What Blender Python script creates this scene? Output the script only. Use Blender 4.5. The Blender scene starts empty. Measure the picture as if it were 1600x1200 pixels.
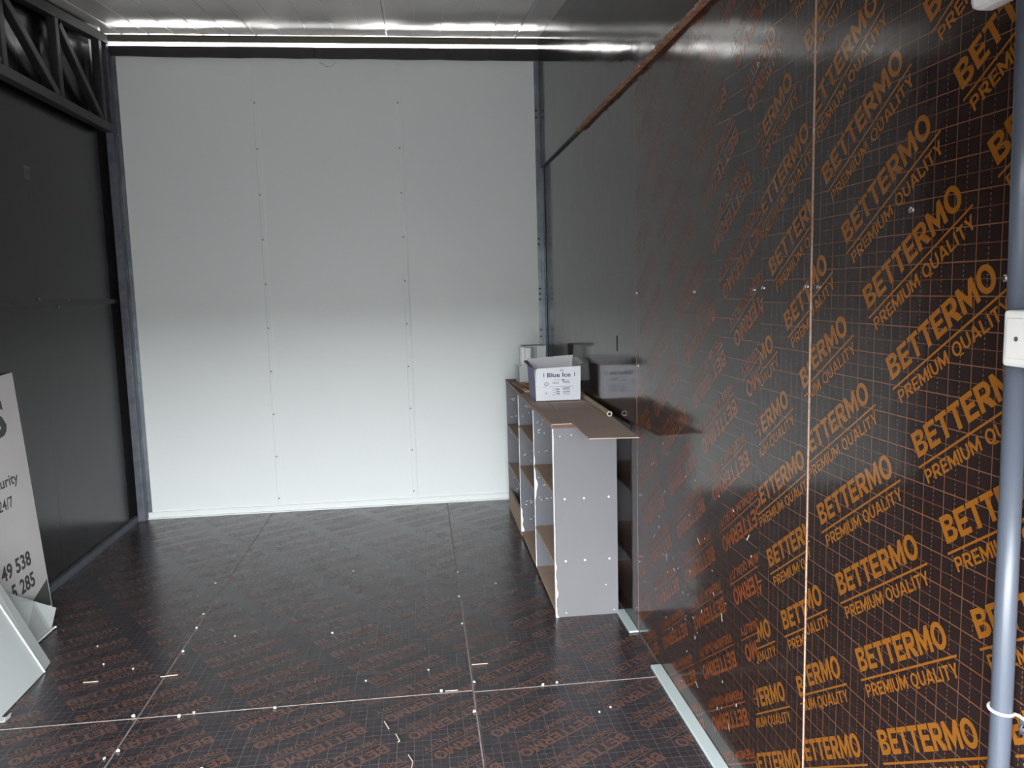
import bpy, bmesh, math, random
from mathutils import Vector, Matrix
random.seed(7)
S = bpy.context.scene
C = S.collection

# ------------------------------------------------------------------ camera
cam_d = bpy.data.cameras.new('camera')
cam_d.sensor_width = 36.0
cam_d.lens = 1243.8 / 1600 * 36
cam_d.clip_start = 0.02
cam = bpy.data.objects.new('camera', cam_d)
C.objects.link(cam)
_r = Vector((0.99285082, -0.1163676, -0.02656732))
_u = Vector((0.0398376, 0.11324106, 0.99276857))
_f = Vector((0.11251758, 0.98672947, -0.11706729))
M = Matrix((( _r.x, _u.x, -_f.x, 0.0), (_r.y, _u.y, -_f.y, 0.0), (_r.z, _u.z, -_f.z, 1.6), (0, 0, 0, 1)))
cam.matrix_world = M
S.camera = cam

# ------------------------------------------------------------------ world: overcast sky (brighter to the zenith)
W = bpy.data.worlds.new('overcast_sky')
S.world = W
W.use_nodes = True
nt = W.node_tree
nt.nodes.clear()
out = nt.nodes.new('ShaderNodeOutputWorld')
bg = nt.nodes.new('ShaderNodeBackground')
tc = nt.nodes.new('ShaderNodeTexCoord')
sx = nt.nodes.new('ShaderNodeSeparateXYZ')
mx = nt.nodes.new('ShaderNodeMath'); mx.operation = 'MAXIMUM'; mx.inputs[1].default_value = 0.0
mm = nt.nodes.new('ShaderNodeMath'); mm.operation = 'MULTIPLY_ADD'; mm.inputs[1].default_value = 0.6; mm.inputs[2].default_value = 1.0
ms = nt.nodes.new('ShaderNodeMath'); ms.operation = 'MULTIPLY'; ms.inputs[1].default_value = 12.6
nt.links.new(tc.outputs['Generated'], sx.inputs[0])
nt.links.new(sx.outputs['Z'], mx.inputs[0])
nt.links.new(mx.outputs[0], mm.inputs[0])
nt.links.new(mm.outputs[0], ms.inputs[0])
bg.inputs['Color'].default_value = (0.93, 0.98, 1.0, 1)
nt.links.new(ms.outputs[0], bg.inputs['Strength'])
nt.links.new(bg.outputs[0], out.inputs[0])

S.view_settings.view_transform = 'Standard'
S.view_settings.look = 'None'
S.view_settings.gamma = 1.0
S.view_settings.use_curve_mapping = False
S.view_settings.exposure = 1.7
try:
    S.cycles.use_denoising = True
    S.cycles.max_bounces = 10
    S.cycles.diffuse_bounces = 6
    S.cycles.glossy_bounces = 5
    S.cycles.sample_clamp_indirect = 8.0
except Exception:
    pass

# sampling portals (they give off no light themselves): the open doorway and the gap under the eave
def portal(name, loc, rot, sx_, sy_):
    d = bpy.data.lights.new(name, 'AREA'); d.shape = 'RECTANGLE'; d.size = sx_; d.size_y = sy_
    try: d.cycles.is_portal = True
    except Exception: d.energy = 0
    o = bpy.data.objects.new(name, d); C.objects.link(o); o.location = loc; o.rotation_euler = rot
portal('doorway_portal', (-.55, -.36, .93), (math.radians(90), 0, 0), 2.95, 1.92)

# ------------------------------------------------------------------ room measures (metres)
RX = 0.9585      # face of the right wall
LX = -2.106      # face of the left wall
BY = 5.986       # face of the white back wall
FY = -0.30       # inside of the front, open behind the camera
ZC, SL = 3.4175, 0.1064
DOOR_TOP = 1.87
def zceil(y): return ZC - SL * (BY - y)

# ------------------------------------------------------------------ helpers
def obj(name, verts, faces, mats, parent=None, smooth=False, midx=None, uvf=None):
    me = bpy.data.meshes.new(name)
    me.from_pydata([tuple(v) for v in verts], [], faces)
    if not isinstance(mats, (list, tuple)): mats = [mats]
    for m in mats: me.materials.append(m)
    if midx:
        for p, i in zip(me.polygons, midx): p.material_index = i
    if smooth:
        for p in me.polygons: p.use_smooth = True
    if uvf:
        uv = me.uv_layers.new(name='print')
        for l in me.loops: uv.data[l.index].uv = uvf(me.vertices[l.vertex_index].co)
    me.update()
    o = bpy.data.objects.new(name, me)
    C.objects.link(o)
    if parent is not None: o.parent = parent
    return o

BF = [(0, 3, 2, 1), (4, 5, 6, 7), (0, 1, 5, 4), (1, 2, 6, 5), (2, 3, 7, 6), (3, 0, 4, 7)]
def boxv(x0, x1, y0, y1, z0, z1):
    return [(x0, y0, z0), (x1, y0, z0), (x1, y1, z0), (x0, y1, z0), (x0, y0, z1), (x1, y0, z1), (x1, y1, z1), (x0, y1, z1)]
class MB:
    def __init__(s): s.v = []; s.f = []; s.mi = []
    def add(s, v, f, mi=0):
        n = len(s.v); s.v += [tuple(q) for q in v]
        s.f += [tuple(i + n for i in q) for q in f]; s.mi += [mi] * len(f); return s
    def box(s, x0, x1, y0, y1, z0, z1, mi=0): return s.add(boxv(x0, x1, y0, y1, z0, z1), BF, mi)
    def bar(s, a, b, w, d, up=(1, 0, 0), mi=0):
        a = Vector(a); b = Vector(b); t = (b - a).normalized(); u = Vector(up)
        u = (u - t * u.dot(t)).normalized(); n = t.cross(u)
        v = []
        for p in (a, b):
            v += [p - n * w / 2 - u * d / 2, p + n * w / 2 - u * d / 2, p + n * w / 2 + u * d / 2, p - n * w / 2 + u * d / 2]
        return s.add(v, BF, mi)
    def tube(s, pts, r, n=12, cap=True, mi=0, ri=None):
        pts = [Vector(p) for p in pts]; rings = []
        prev = None
        for i, p in enumerate(pts):
            t = (pts[min(i + 1, len(pts) - 1)] - pts[max(i - 1, 0)]).normalized()
            ref = Vector((0, 0, 1)) if abs(t.z) < .9 else Vector((1, 0, 0))
            if prev is not None: ref = prev
            u = (ref - t * ref.dot(t)).normalized(); prev = u; w = t.cross(u)
            rings.append((p, u, w))
        v = []; f = []
        rr = r if isinstance(r, (list, tuple)) else [r] * len(pts)
        for (p, u, w), q in zip(rings, rr):
            for k in range(n):
                a = 2 * math.pi * k / n
                v.append(p + u * math.cos(a) * q + w * math.sin(a) * q)
        m = len(pts)
        for i in range(m - 1):
            for k in range(n):
                k2 = (k + 1) % n
                f.append((i * n + k, i * n + k2, (i + 1) * n + k2, (i + 1) * n + k))
        if cap: f += [tuple(reversed(range(n))), tuple(range((m - 1) * n, m * n))]
        return s.add(v, f, mi)
    def build(s, name, mats, parent=None, smooth=False, bevel=0):
        o = obj(name, s.v, s.f, mats, parent, smooth, s.mi)
        if bevel:
            b = o.modifiers.new('bevel', 'BEVEL'); b.width = bevel; b.segments = 2; b.limit_method = 'ANGLE'
        return o
def box(name, x0, x1, y0, y1, z0, z1, m, parent=None, bevel=0):
    return MB().box(x0, x1, y0, y1, z0, z1).build(name, m, parent, bevel=bevel)
def tag(o, label=None, cat=None, group=None, kind=None):
    if label: o['label'] = label
    if cat: o['category'] = cat
    if group: o['group'] = group
    if kind: o['kind'] = kind
    return o
def empty(name, loc=(0, 0, 0)):
    o = bpy.data.objects.new(name, None); C.objects.link(o); o.empty_display_size = .05
    o.location = loc
    return o
class Off:
    """an Empty at a thing's base; children keep their world coordinates"""
def under(root, o):
    o.parent = root; o.matrix_parent_inverse = Matrix.Translation(root.location).inverted(); return o
def struct(o): o['kind'] = 'structure'; return o

# ------------------------------------------------------------------ materials
def mat(name, col, rough=.5, metal=0, spec=.5, bump=None, noise=None, coat=0):
    m = bpy.data.materials.new(name); m.use_nodes = True
    t = m.node_tree; b = t.nodes['Principled BSDF']
    b.inputs['Base Color'].default_value = (*col, 1); b.inputs['Roughness'].default_value = rough
    b.inputs['Metallic'].default_value = metal; b.inputs['Specular IOR Level'].default_value = spec
    if coat: b.inputs['Coat Weight'].default_value = coat; b.inputs['Coat Roughness'].default_value = .08
    tcn = t.nodes.new('ShaderNodeTexCoord')
    if noise:                                   # (scale, second colour, amount, detail, stretch)
        mp = t.nodes.new('ShaderNodeMapping'); mp.inputs['Scale'].default_value = noise[4] if len(noise) > 4 else (1, 1, 1)
        n = t.nodes.new('ShaderNodeTexNoise'); n.inputs['Scale'].default_value = noise[0]; n.inputs['Detail'].default_value = noise[3] if len(noise) > 3 else 5
        r = t.nodes.new('ShaderNodeMapRange'); r.inputs['From Min'].default_value, r.inputs['From Max'].default_value = noise[5] if len(noise) > 5 else (.35, .7); r.inputs['To Max'].default_value = noise[2]
        x = t.nodes.new('ShaderNodeMix'); x.data_type = 'RGBA'
        x.inputs['A'].default_value = (*col, 1); x.inputs['B'].default_value = (*noise[1], 1)
        t.links.new(tcn.outputs['Object'], mp.inputs[0]); t.links.new(mp.outputs[0], n.inputs['Vector'])
        t.links.new(n.outputs['Fac'], r.inputs['Value']); t.links.new(r.outputs[0], x.inputs['Factor']); t.links.new(x.outputs['Result'], b.inputs['Base Color'])
    if bump:                                    # (scale, strength, stretch)
        mp = t.nodes.new('ShaderNodeMapping'); mp.inputs['Scale'].default_value = bump[2] if len(bump) > 2 else (1, 1, 1)
        n = t.nodes.new('ShaderNodeTexNoise'); n.inputs['Scale'].default_value = bump[0]; n.inputs['Detail'].default_value = 4
        bp = t.nodes.new('ShaderNodeBump'); bp.inputs['Strength'].default_value = bump[1]; bp.inputs['Distance'].default_value = .01
        t.links.new(tcn.outputs['Object'], mp.inputs[0]); t.links.new(mp.outputs[0], n.inputs['Vector'])
        t.links.new(n.outputs['Fac'], bp.inputs['Height']); t.links.new(bp.outputs[0], b.inputs['Normal'])
    return m

def film(name, base, line, lines=True, rough=.16, rvar=.1, dust=0.0, dustcol=(.172, .153, .176), wave=.25, spec=.5):
    """phenolic film on plywood: dark gloss brown, with a printed ruling of 3 cm squares"""
    m = bpy.data.materials.new(name); m.use_nodes = True
    t = m.node_tree; N = t.nodes; L = t.links; b = N['Principled BSDF']
    def math_(op, a, b_=None, c=None):
        n = N.new('ShaderNodeMath'); n.operation = op
        for i, q in enumerate((a, b_, c)):
            if q is None: continue
            if isinstance(q, (int, float)): n.inputs[i].default_value = q
            else: L.new(q, n.inputs[i])
        return n.outputs[0]
    tcn = N.new('ShaderNodeTexCoord')
    nz = N.new('ShaderNodeTexNoise'); nz.inputs['Scale'].default_value = 2.2; nz.inputs['Detail'].default_value = 6; nz.inputs['Roughness'].default_value = .65
    L.new(tcn.outputs['Object'], nz.inputs['Vector'])
    col = N.new('ShaderNodeMix'); col.data_type = 'RGBA'
    col.inputs['A'].default_value = (*base, 1); col.inputs['B'].default_value = (*line, 1)
    col.inputs['Factor'].default_value = 0
    if lines:
        uv = N.new('ShaderNodeUVMap'); uv.uv_map = 'print'
        s = N.new('ShaderNodeSeparateXYZ'); L.new(uv.outputs[0], s.inputs[0])
        P = .0605
        def ln(c, off, w):
            fr = math_('FRACT', math_('ADD', math_('DIVIDE', c, P), off))
            return math_('LESS_THAN', fr, w / P)
        hu = math_('MULTIPLY', ln(s.outputs[1], .1, .0022), .75)
        hm = math_('MULTIPLY', ln(s.outputs[1], .6, .0018), .38)
        vu = math_('MULTIPLY', ln(s.outputs[0], .3, .0024), .62)
        dash = math_('LESS_THAN', math_('FRACT', math_('DIVIDE', s.outputs[1], .009)), .5)
        vd = math_('MULTIPLY', math_('MULTIPLY', ln(s.outputs[0], .8, .0022), dash), .6)
        tot = math_('MAXIMUM', math_('MAXIMUM', hu, hm), math_('MAXIMUM', vu, vd))
        L.new(tot, col.inputs['Factor'])
    res = col.outputs['Result']
    if dust:
        n2 = N.new('ShaderNodeTexNoise'); n2.inputs['Scale'].default_value = 5; n2.inputs['Detail'].default_value = 8
        mp = N.new('ShaderNodeMapping'); mp.inputs['Scale'].default_value = (1, 3, 1); L.new(tcn.outputs['Object'], mp.inputs[0]); L.new(mp.outputs[0], n2.inputs['Vector'])
        r = N.new('ShaderNodeMapRange'); r.inputs['From Min'].default_value = .3; r.inputs['From Max'].default_value = .75
        r.inputs['To Min'].default_value = dust * .45; r.inputs['To Max'].default_value = dust
        L.new(n2.outputs['Fac'], r.inputs['Value'])
        x = N.new('ShaderNodeMix'); x.data_type = 'RGBA'; x.inputs['B'].default_value = (*dustcol, 1)
        L.new(res, x.inputs['A']); L.new(r.outputs[0], x.inputs['Factor']); res = x.outputs['Result']
    L.new(res, b.inputs['Base Color'])
    rr = N.new('ShaderNodeMapRange'); rr.inputs['From Min'].default_value = .3; rr.inputs['From Max'].default_value = .7
    rr.inputs['To Min'].default_value = rough; rr.inputs['To Max'].default_value = rough + rvar
    L.new(nz.outputs['Fac'], rr.inputs['Value']); L.new(rr.outputs[0], b.inputs['Roughness'])
    b.inputs['Specular IOR Level'].default_value = spec
    n3 = N.new('ShaderNodeTexNoise'); n3.inputs['Scale'].default_value = 6; n3.inputs['Detail'].default_value = 3
    L.new(tcn.outputs['Object'], n3.inputs['Vector'])
    bp = N.new('ShaderNodeBump'); bp.inputs['Strength'].default_value = wave; bp.inputs['Distance'].default_value = .004
    L.new(n3.outputs['Fac'], bp.inputs['Height']); L.new(bp.outputs[0], b.inputs['Normal'])
    return m

DARK = (.0145, .0085, .0078)
LINE = (.15, .064, .032)
M_wall = film('film_printed', DARK, LINE, rough=.09, rvar=.08)
M_plain = film('film_plain', (.020, .0135, .0115), LINE, lines=False, rough=.07, rvar=.07, wave=.35)
M_left = film('film_left', (.0062, .0056, .006), LINE, lines=False, rough=.20, rvar=.05, spec=.3)
M_floor = film('film_floor', (.013, .0105, .0115), (.125, .105, .105), rough=.2, rvar=.10, dust=.13, wave=.3)
M_ink = film('orange_ink', (.185, .066, .008), LINE, lines=False, rough=.09, rvar=.08)
M_ink3 = film('red_ink', (.15, .036, .008), LINE, lines=False, rough=.09, rvar=.08)
M_inkf = film('orange_ink_floor', (.085, .032, .016), LINE, lines=False, rough=.22, rvar=.14, dust=.2, wave=.3)
M_ply = mat('raw_plywood_edge', (.36, .25, .19), .8, noise=(40, (.22, .10, .05), .8, 4, (1, .2, 3)))
M_plyred = mat('raw_plywood_red', (.46, .26, .17), .8, noise=(30, (.20, .09, .055), .9, 4))
M_pale = mat('pale_plywood', (.36, .30, .28), .8, noise=(25, (.24, .20, .18), .8))
M_white = mat('white_coated_steel', (.74, .76, .76), .42, spec=.4)
M_ceil = mat('ceiling_coated_steel', (.72, .70, .67), .12, spec=.5, bump=(3.0, .10, (1, .25, 1)), noise=(1.2, (.60, .575, .535), .7, 4))
M_rib = mat('ceiling_rib', (.72, .72, .70), .15, spec=.5)
M_steel = mat('dark_painted_steel', (.019, .0185, .021), .5, noise=(14, (.032, .031, .033), .6))
M_zinc = mat('galvanised_steel', (.15, .165, .19), .42, metal=.6, noise=(9, (.24, .26, .29), .9, 5))
M_zincd = mat('dull_galvanised', (.10, .105, .13), .5, metal=.4, noise=(12, (.17, .18, .21), .8))
M_screw = mat('bright_screw', (.85, .85, .85), .18, metal=1.0)
M_screwd = mat('dull_screw', (.25, .26, .28), .35, metal=.8)
M_gravel = mat('outside_gravel', (.20, .195, .19), .9, noise=(3, (.15, .145, .14), .8))  # pale gravel, tone tuned for its bounce into the room
M_trim = mat('dusty_white_trim', (.40, .45, .455), .5)
M_gap = mat('dark_void', (.004, .004, .004), .9)

# ------------------------------------------------------------------ lettering (flat print) as thin clipped meshes
def text_mesh(body, width, height, x0=0, y0=0, offset=.0, res=3, font_shear=0):
    cu = bpy.data.curves.new('t', 'FONT'); cu.body = body; cu.size = 1; cu.offset = offset; cu.resolution_u = res; cu.shear = font_shear
    to = bpy.data.objects.new('t', cu); C.objects.link(to)
    dg = bpy.context.evaluated_depsgraph_get()
    me = bpy.data.meshes.new_from_object(to.evaluated_get(dg))
    V = [v.co.copy() for v in me.vertices]; F = [tuple(p.vertices) for p in me.polygons]
    xs = [v.x for v in V]; ys = [v.y for v in V]
    a, b, c, d = min(xs), max(xs), min(ys), max(ys)
    out_v = [((v.x - a) / (b - a) * width + x0, (v.y - c) / (d - c) * height + y0) for v in V]
    bpy.data.objects.remove(to); bpy.data.curves.remove(cu); bpy.data.meshes.remove(me)
    return out_v, F
def join2(parts):
    v = []; f = []
    for a, b in parts:
        n = len(v); v += a; f += [tuple(i + n for i in q) for q in b]
    return v, f
def heavy(word, width, height, x0, y0, t=.235, h=.20, gap=.085):
    """heavy sans capitals built from strokes; returns flat (x, y) vertices and faces"""
    V = []; F = []
    def quad(*p):
        k = len(V); V.extend(p); F.append((k, k + 1, k + 2, k + 3))
    def rect(x, a, b, c, d): quad((x + a, b), (x + c, b), (x + c, d), (x + a, d))
    def ring(x, cx, cy, rx, ry, a0, a1, n, lo=None):
        """elliptic stroke; lo = thickness at its lowest point when it differs from h"""
        lo = h if lo is None else lo
        ci = cy + (lo - h) / 2; ri = ry - (lo + h) / 2
        for i in range(n):
            p = [math.radians(a0 + (a1 - a0) * q / n) for q in (i, i + 1)]
            o = [(x + cx + rx * math.cos(q), cy + ry * math.sin(q)) for q in p]
            m_ = [(x + cx + (rx - t) * math.cos(q), ci + ri * math.sin(q)) for q in p]
            quad(m_[0], o[0], o[1], m_[1])
    W = dict(B=.80, E=.70, T=.72, R=.82, M=1.0, O=.92, P=.76, I=t, U=.80, Q=.92, A=.88, L=.66, Y=.82)
    x = 0
    for c in word:
        if c == ' ': x += .42; continue
        w = W[c]
        if c in 'BEPRLI': rect(x, 0, 0, t, 1)
        if c == 'E': rect(x, t, 0, w, h); rect(x, t, 1 - h, w, 1); rect(x, t, .5 - h * .48, w * .93, .5 + h * .48)
        if c == 'L': rect(x, t, 0, w, h)
        if c == 'T': rect(x, 0, 1 - h, w, 1); rect(x, w / 2 - t / 2, 0, w / 2 + t / 2, 1 - h)
        if c in 'PR':
            r = .31; e = w - r - .02
            rect(x, t, 1 - h, e, 1); rect(x, t, .36, e, .36 + h); ring(x, e, .68, r, .32, -90, 90, 8)
        if c == 'B':
            e = w - .34
            rect(x, t, 1 - h, e, 1); rect(x, t, .52, e, .52 + h / 2); ring(x, e, .76, .30, .24, -90, 90, 8, lo=h / 2)
            rect(x, t, 0, e, h); rect(x, t, .52 - h / 2, e, .52)
            k0 = len(V); ring(x, e, .26, .34, .26, 90, -90, 8, lo=h / 2)
            for q in range(k0, len(V)): V[q] = (V[q][0], .52 - V[q][1])
        if c == 'R': quad((x + .30, .36), (x + w - t - .05, 0), (x + w + .02, 0), (x + .30 + t + .10, .36))
        if c == 'M':
            tt = t * .92
            rect(x, 0, 0, tt, 1); rect(x, w - tt, 0, w, 1)
            quad((x + tt, 1), (x + tt, .56), (x + w / 2, 0), (x + w / 2, .46)); quad((x + w / 2, .46), (x + w / 2, 0), (x + w - tt, .56), (x + w - tt, 1))
        if c in 'OQ': ring(x, w / 2, .5, w / 2, .52, 0, 360, 20)
        if c == 'Q': quad((x + w * .55, -.14), (x + w * .98, -.14), (x + w * .98, -.025), (x + w * .55, -.025))
        if c == 'U': rect(x, 0, .42, t, 1); rect(x, w - t, .42, w, 1); ring(x, w / 2, .42, w / 2, .44, 180, 360, 10)
        if c == 'A':
            xi = lambda y: t + (w / 2 - t) * y / .78
            quad((x, 0), (x + t, 0), (x + w / 2, .78), (x + w / 2 - .13, 1)); quad((x + w - t, 0), (x + w, 0), (x + w / 2 + .13, 1), (x + w / 2, .78))
            k = len(V); V.extend([(x + w / 2, .78), (x + w / 2 + .13, 1), (x + w / 2 - .13, 1)]); F.append((k, k + 1, k + 2))
            quad((x + xi(.18), .18), (x + w - xi(.18), .18), (x + w - xi(.35), .35), (x + xi(.35), .35))
        if c == 'Y':
            rect(x, w / 2 - t / 2, 0, w / 2 + t / 2, .40); quad((x, 1), (x + w / 2 - t / 2, .40), (x + w / 2, .58), (x + t * 1.05, 1)); quad((x + w - t * 1.05, 1), (x + w / 2, .58), (x + w / 2 + t / 2, .40), (x + w, 1))
            k = len(V); V.extend([(x + w / 2 - t / 2, .40), (x + w / 2 + t / 2, .40), (x + w / 2, .58)]); F.append((k, k + 1, k + 2))
        x += w + gap
    x -= gap
    return [(p[0] / x * width + x0, p[1] * height + y0) for p in V], F
LOGO = join2([heavy('BETTERMO', .352, .050, 0, 0),
              ([(-.008, -.019), (.366, -.019), (.366, -.0145), (-.008, -.0145)], [(0, 1, 2, 3)]),
              heavy('PREMIUM QUALITY', .352, .0265, .004, -.054, t=.20, h=.17, gap=.11)])
ANG = math.radians(33.4)
def lettering(name, parent, rect, anchor, flip, place, m, pa=.444, pp=.171):
    """rect = (u0,u1,v0,v1) of the sheet, anchor = lower left of one B, place(u,v) -> world point"""
    u0, u1, v0, v1 = rect
    d = Vector((math.cos(ANG), math.sin(ANG))); n = Vector((-math.sin(ANG), math.cos(ANG)))
    if flip: d = -d; n = -n
    A = Vector(anchor); V = []; F = []
    for i in range(-14, 15):
        for j in range(-30, 31):
            o = A + d * (pa * i) + n * (pp * j)
            ok = False; lo = [9, 9]; hi = [-9, -9]
            for cx, cy in ((-.01, -.06), (.37, -.06), (.37, .05), (-.01, .05)):
                q = o + d * cx + n * cy
                lo = [min(lo[0], q.x), min(lo[1], q.y)]; hi = [max(hi[0], q.x), max(hi[1], q.y)]
            if hi[0] < u0 or lo[0] > u1 or hi[1] < v0 or lo[1] > v1: continue
            k = len(V)
            V += [(o.x + d.x * x + n.x * y, o.y + d.y * x + n.y * y, 0) for x, y in LOGO[0]]
            F += [tuple(q + k for q in f) for f in LOGO[1]]
    bm = bmesh.new(); vs = [bm.verts.new(v) for v in V]
    for f in F:
        try: bm.faces.new([vs[i] for i in f])
        except ValueError: pass
    for co, no in (((u0, 0, 0), (-1, 0, 0)), ((u1, 0, 0), (1, 0, 0)), ((0, v0, 0), (0, -1, 0)), ((0, v1, 0), (0, 1, 0))):
        bmesh.ops.bisect_plane(bm, geom=bm.verts[:] + bm.edges[:] + bm.faces[:], plane_co=co, plane_no=no, clear_outer=True, dist=1e-6)
    for v in bm.verts: v.co = Vector(place(v.co.x, v.co.y))
    me = bpy.data.meshes.new(name); bm.to_mesh(me); bm.free(); me.materials.append(m)
    o = bpy.data.objects.new(name, me); C.objects.link(o); o.parent = parent
    tag(o, 'orange printed lettering reading BETTERMO PREMIUM QUALITY')
    return o

# screw head meshes, shared
def screw_mesh(r, h, m, name):
    b = MB().tube([(0, 0, 0), (0, 0, h * .5), (0, 0, h)], [r, r, r * .55], 10)
    me = bpy.data.meshes.new(name); me.from_pydata(b.v, [], b.f); me.materials.append(m); return me
SC_B = screw_mesh(.0065, .004, M_screw, 'screw')
SC_D = screw_mesh(.006, .003, M_screwd, 'screw_dull')
def screw(me, parent, loc, axis):
    o = bpy.data.objects.new('screw', me); C.objects.link(o); o.parent = parent; o.location = loc
    o.rotation_mode = 'QUATERNION'; o.rotation_quaternion = Vector((0, 0, 1)).rotation_difference(Vector(axis)); return o

# ================================================================== SETTING
g = struct(MB().box(-25, 25, -30, 25, -.35, -.16).build('ground', M_gravel))
struct(box('ground_bounce_dimmer', -4.5, 3.5, -5.5, FY - .12, -.2, -.13, mat('bounce_dimmer_dark', (.022, .022, .023), .85, noise=(20, (.012, .012, .012), .8))))  # added unseen dark strip, cuts ground bounce onto the upper right wall

struct(box('wall_sky_blocker', -32, 32, -13.5, -13, -.2, 2.6, mat('sky_blocker_grey', (.20, .20, .19), .9, noise=(1.5, (.14, .14, .13), .8))))  # added unseen slab, cuts low sky so the back wall darkens upward
struct(box('wall_gap_dimmer', -32, 32, 14, 14.5, -.2, 9.5, mat('gap_dimmer_patchy', (.04, .038, .035), .9, noise=(1.0, (.62, .58, .55), 1.0, 2, (1, 1, 1), (.47, .62)))))  # added unseen slab, dims the eave gap; patches break up its ceiling reflection
# ---- floor: backing boards with film-faced sheets laid on it, open joints between them
fl = struct(box('floor', LX - .08, RX + .06, FY, BY + .06, -.12, -.005, M_pale))
S1, S2, CY = -1.140, .157, 3.047
GAPW = .0030
def floor_sheet(x0, x1, y0, y1, anchor, flip):
    x0 += GAPW; x1 -= GAPW; y0 += GAPW; y1 -= GAPW
    o = obj('plywood_sheet', boxv(x0, x1, y0, y1, -.0048, 0), BF, [M_floor, M_pale], fl, midx=[1, 0, 1, 1, 1, 1], uvf=lambda c: (c.x, c.y))
    lettering('printed_lettering', o, (x0, x1, y0, y1), anchor, flip, lambda u, v: (u, v, .0004), M_inkf, .444, .163)
    return o
for (x0, x1, yo, an, fa) in ((LX, S1, .0, (-.66, 2.99), (-.99, 3.30)), (S1, S2, .0, (-.365, 2.985), (-.895, 3.335)), (S2, RX, -.012, (.483, 2.925), (.204, 3.11))):
    floor_sheet(x0, x1, CY + yo, BY - .004, fa, False)
    floor_sheet(x0, x1, .55, CY + yo, an, True)
    floor_sheet(x0, x1, FY, .55, an, True)

# ---- right wall
wr = struct(box('wall_right', RX + .019, RX + .06, FY, BY + .06, -.1, 3.55, M_steel))
ZB = 2.497
def wall_sheet(y0, y1, z0, z1, anchor=None, flip=False, proud=0, m=M_wall, edge=M_ply, uvo=(0, 0), th=.0185, g=.0016, ink=None):
    y0 += g; y1 -= g
    v = boxv(RX - proud, RX + th, y0, y1, z0, z1)
    o = obj('plywood_sheet', v, BF, [m, edge], wr, midx=[1, 1, 1, 1, 1, 0], uvf=lambda c: (-c.y + uvo[0], c.z + uvo[1]))
    if anchor: lettering('printed_lettering', o, (-y1, -y0, z0, z1), anchor, flip, lambda u, v: (RX - proud - .0004, -u, v), ink or M_ink)
    return o
p1 = wall_sheet(4.649, 5.93, .004, ZB, m=M_plain)
p2 = wall_sheet(3.464, 4.649, .004, ZB, m=M_plain, proud=.0003)
p3 = wall_sheet(2.158, 3.464, .004, ZB, (-2.335, .437), True, uvo=(.02, .013), edge=M_plyred, ink=M_ink3)
p4 = wall_sheet(1.868, 2.158, .004, ZB, (-1.964 - .294, .466 - .194), False, proud=.0022, uvo=(.011, .02))
p5 = wall_sheet(.62, 1.866, .004, ZB, (-1.615, 1.538), False)
p6 = wall_sheet(FY, .62, .004, ZB, (-1.615, 1.538), False)
# upper row stands proud, its raw lower edge shows
def upper(y0, y1, edge, proud=.019):
    z = lambda y: zceil(y) - .004
    v = [(RX - proud, y0, ZB), (RX + .0185, y0, ZB), (RX + .0185, y1, ZB), (RX - proud, y1, ZB), (RX - proud, y0, z(y0)), (RX + .0185, y0, z(y0)), (RX + .0185, y1, z(y1)), (RX - proud, y1, z(y1))]
    return obj('plywood_sheet', v, BF, [M_plain, edge], wr, midx=[1, 1, 1, 1, 1, 0])
u1 = upper(4.651, 6.05, M_steel); u2 = upper(3.466, 4.649, M_plyred, .021); u3 = upper(1.868, 3.464, M_plyred, .023); u4 = upper(FY, 1.866, M_plyred, .022)
# ragged veneer left on the raw edge
for (a, b) in ((3.50, 4.60), (2.3, 3.42)):
    mb = MB(); y = a
    while y < b:
        w = random.uniform(.04, .13); d = random.uniform(.001, .006)
        mb.box(RX - .024 - d, RX - .020, y, min(b, y + w * .9), ZB - random.uniform(.001, .006), ZB + random.uniform(.002, .010)); y += w
    mb.build('splintered_edge', M_plyred, u2 if a > 3.45 else u3)
for (y, z, p, d) in ((3.449, 1.572, p2, 0), (2.707, 1.577, p3, 0), (2.207, 1.582, p3, 0), (2.14, 1.587, p4, .0022), (1.888, 1.589, p4, .0022), (1.833, 1.587, p5, 0), (1.214, 1.598, p5, 0),
                     (1.475, 1.734, p5, 0), (3.44, 1.25, p3, 0), (2.185, 2.2, p3, 0), (3.44, .35, p3, 0), (2.7, .32, p3, 0)):
    screw(SC_B, p, (RX - d, y, z), (-1, 0, 0))
# slot cut in the far sheet
MB().box(RX - .0006, RX + .001, 3.80, 3.822, 1.29, 1.365).build('slot', M_gap, p2)
# scuffs and plaster flecks on the rotated sheet
mb = MB(); M_fleck = mat('plaster_fleck', (.62, .58, .55), .8)
for k in range(48):
    yc = random.choice([2.95, 2.75, 2.55, 2.45, 2.3, 3.1]) + random.gauss(0, .12); zc = random.choice([.45, .55, .35, .7, .85, .25]) + random.gauss(0, .10)
    yc = min(max(yc, 2.2), 3.42); zc = max(.06, zc)
    a = random.uniform(.4, 2.4); ln = random.choice([.003, .003, .004, .005, .006, .014]); w = random.uniform(.001, .0025)
    dy, dz = math.cos(a) * ln, math.sin(a) * ln; ny, nz = -math.sin(a) * w, math.cos(a) * w
    x = RX - .0007
    mb.add([(x, yc - dy - ny, zc - dz - nz), (x, yc + dy - ny, zc + dz - nz), (x, yc + dy + ny, zc + dz + nz), (x, yc - dy + ny, zc - dz + nz)], [(0, 3, 2, 1)])
tag(mb.build('scuff_marks', M_fleck, p3), kind='stuff')

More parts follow.
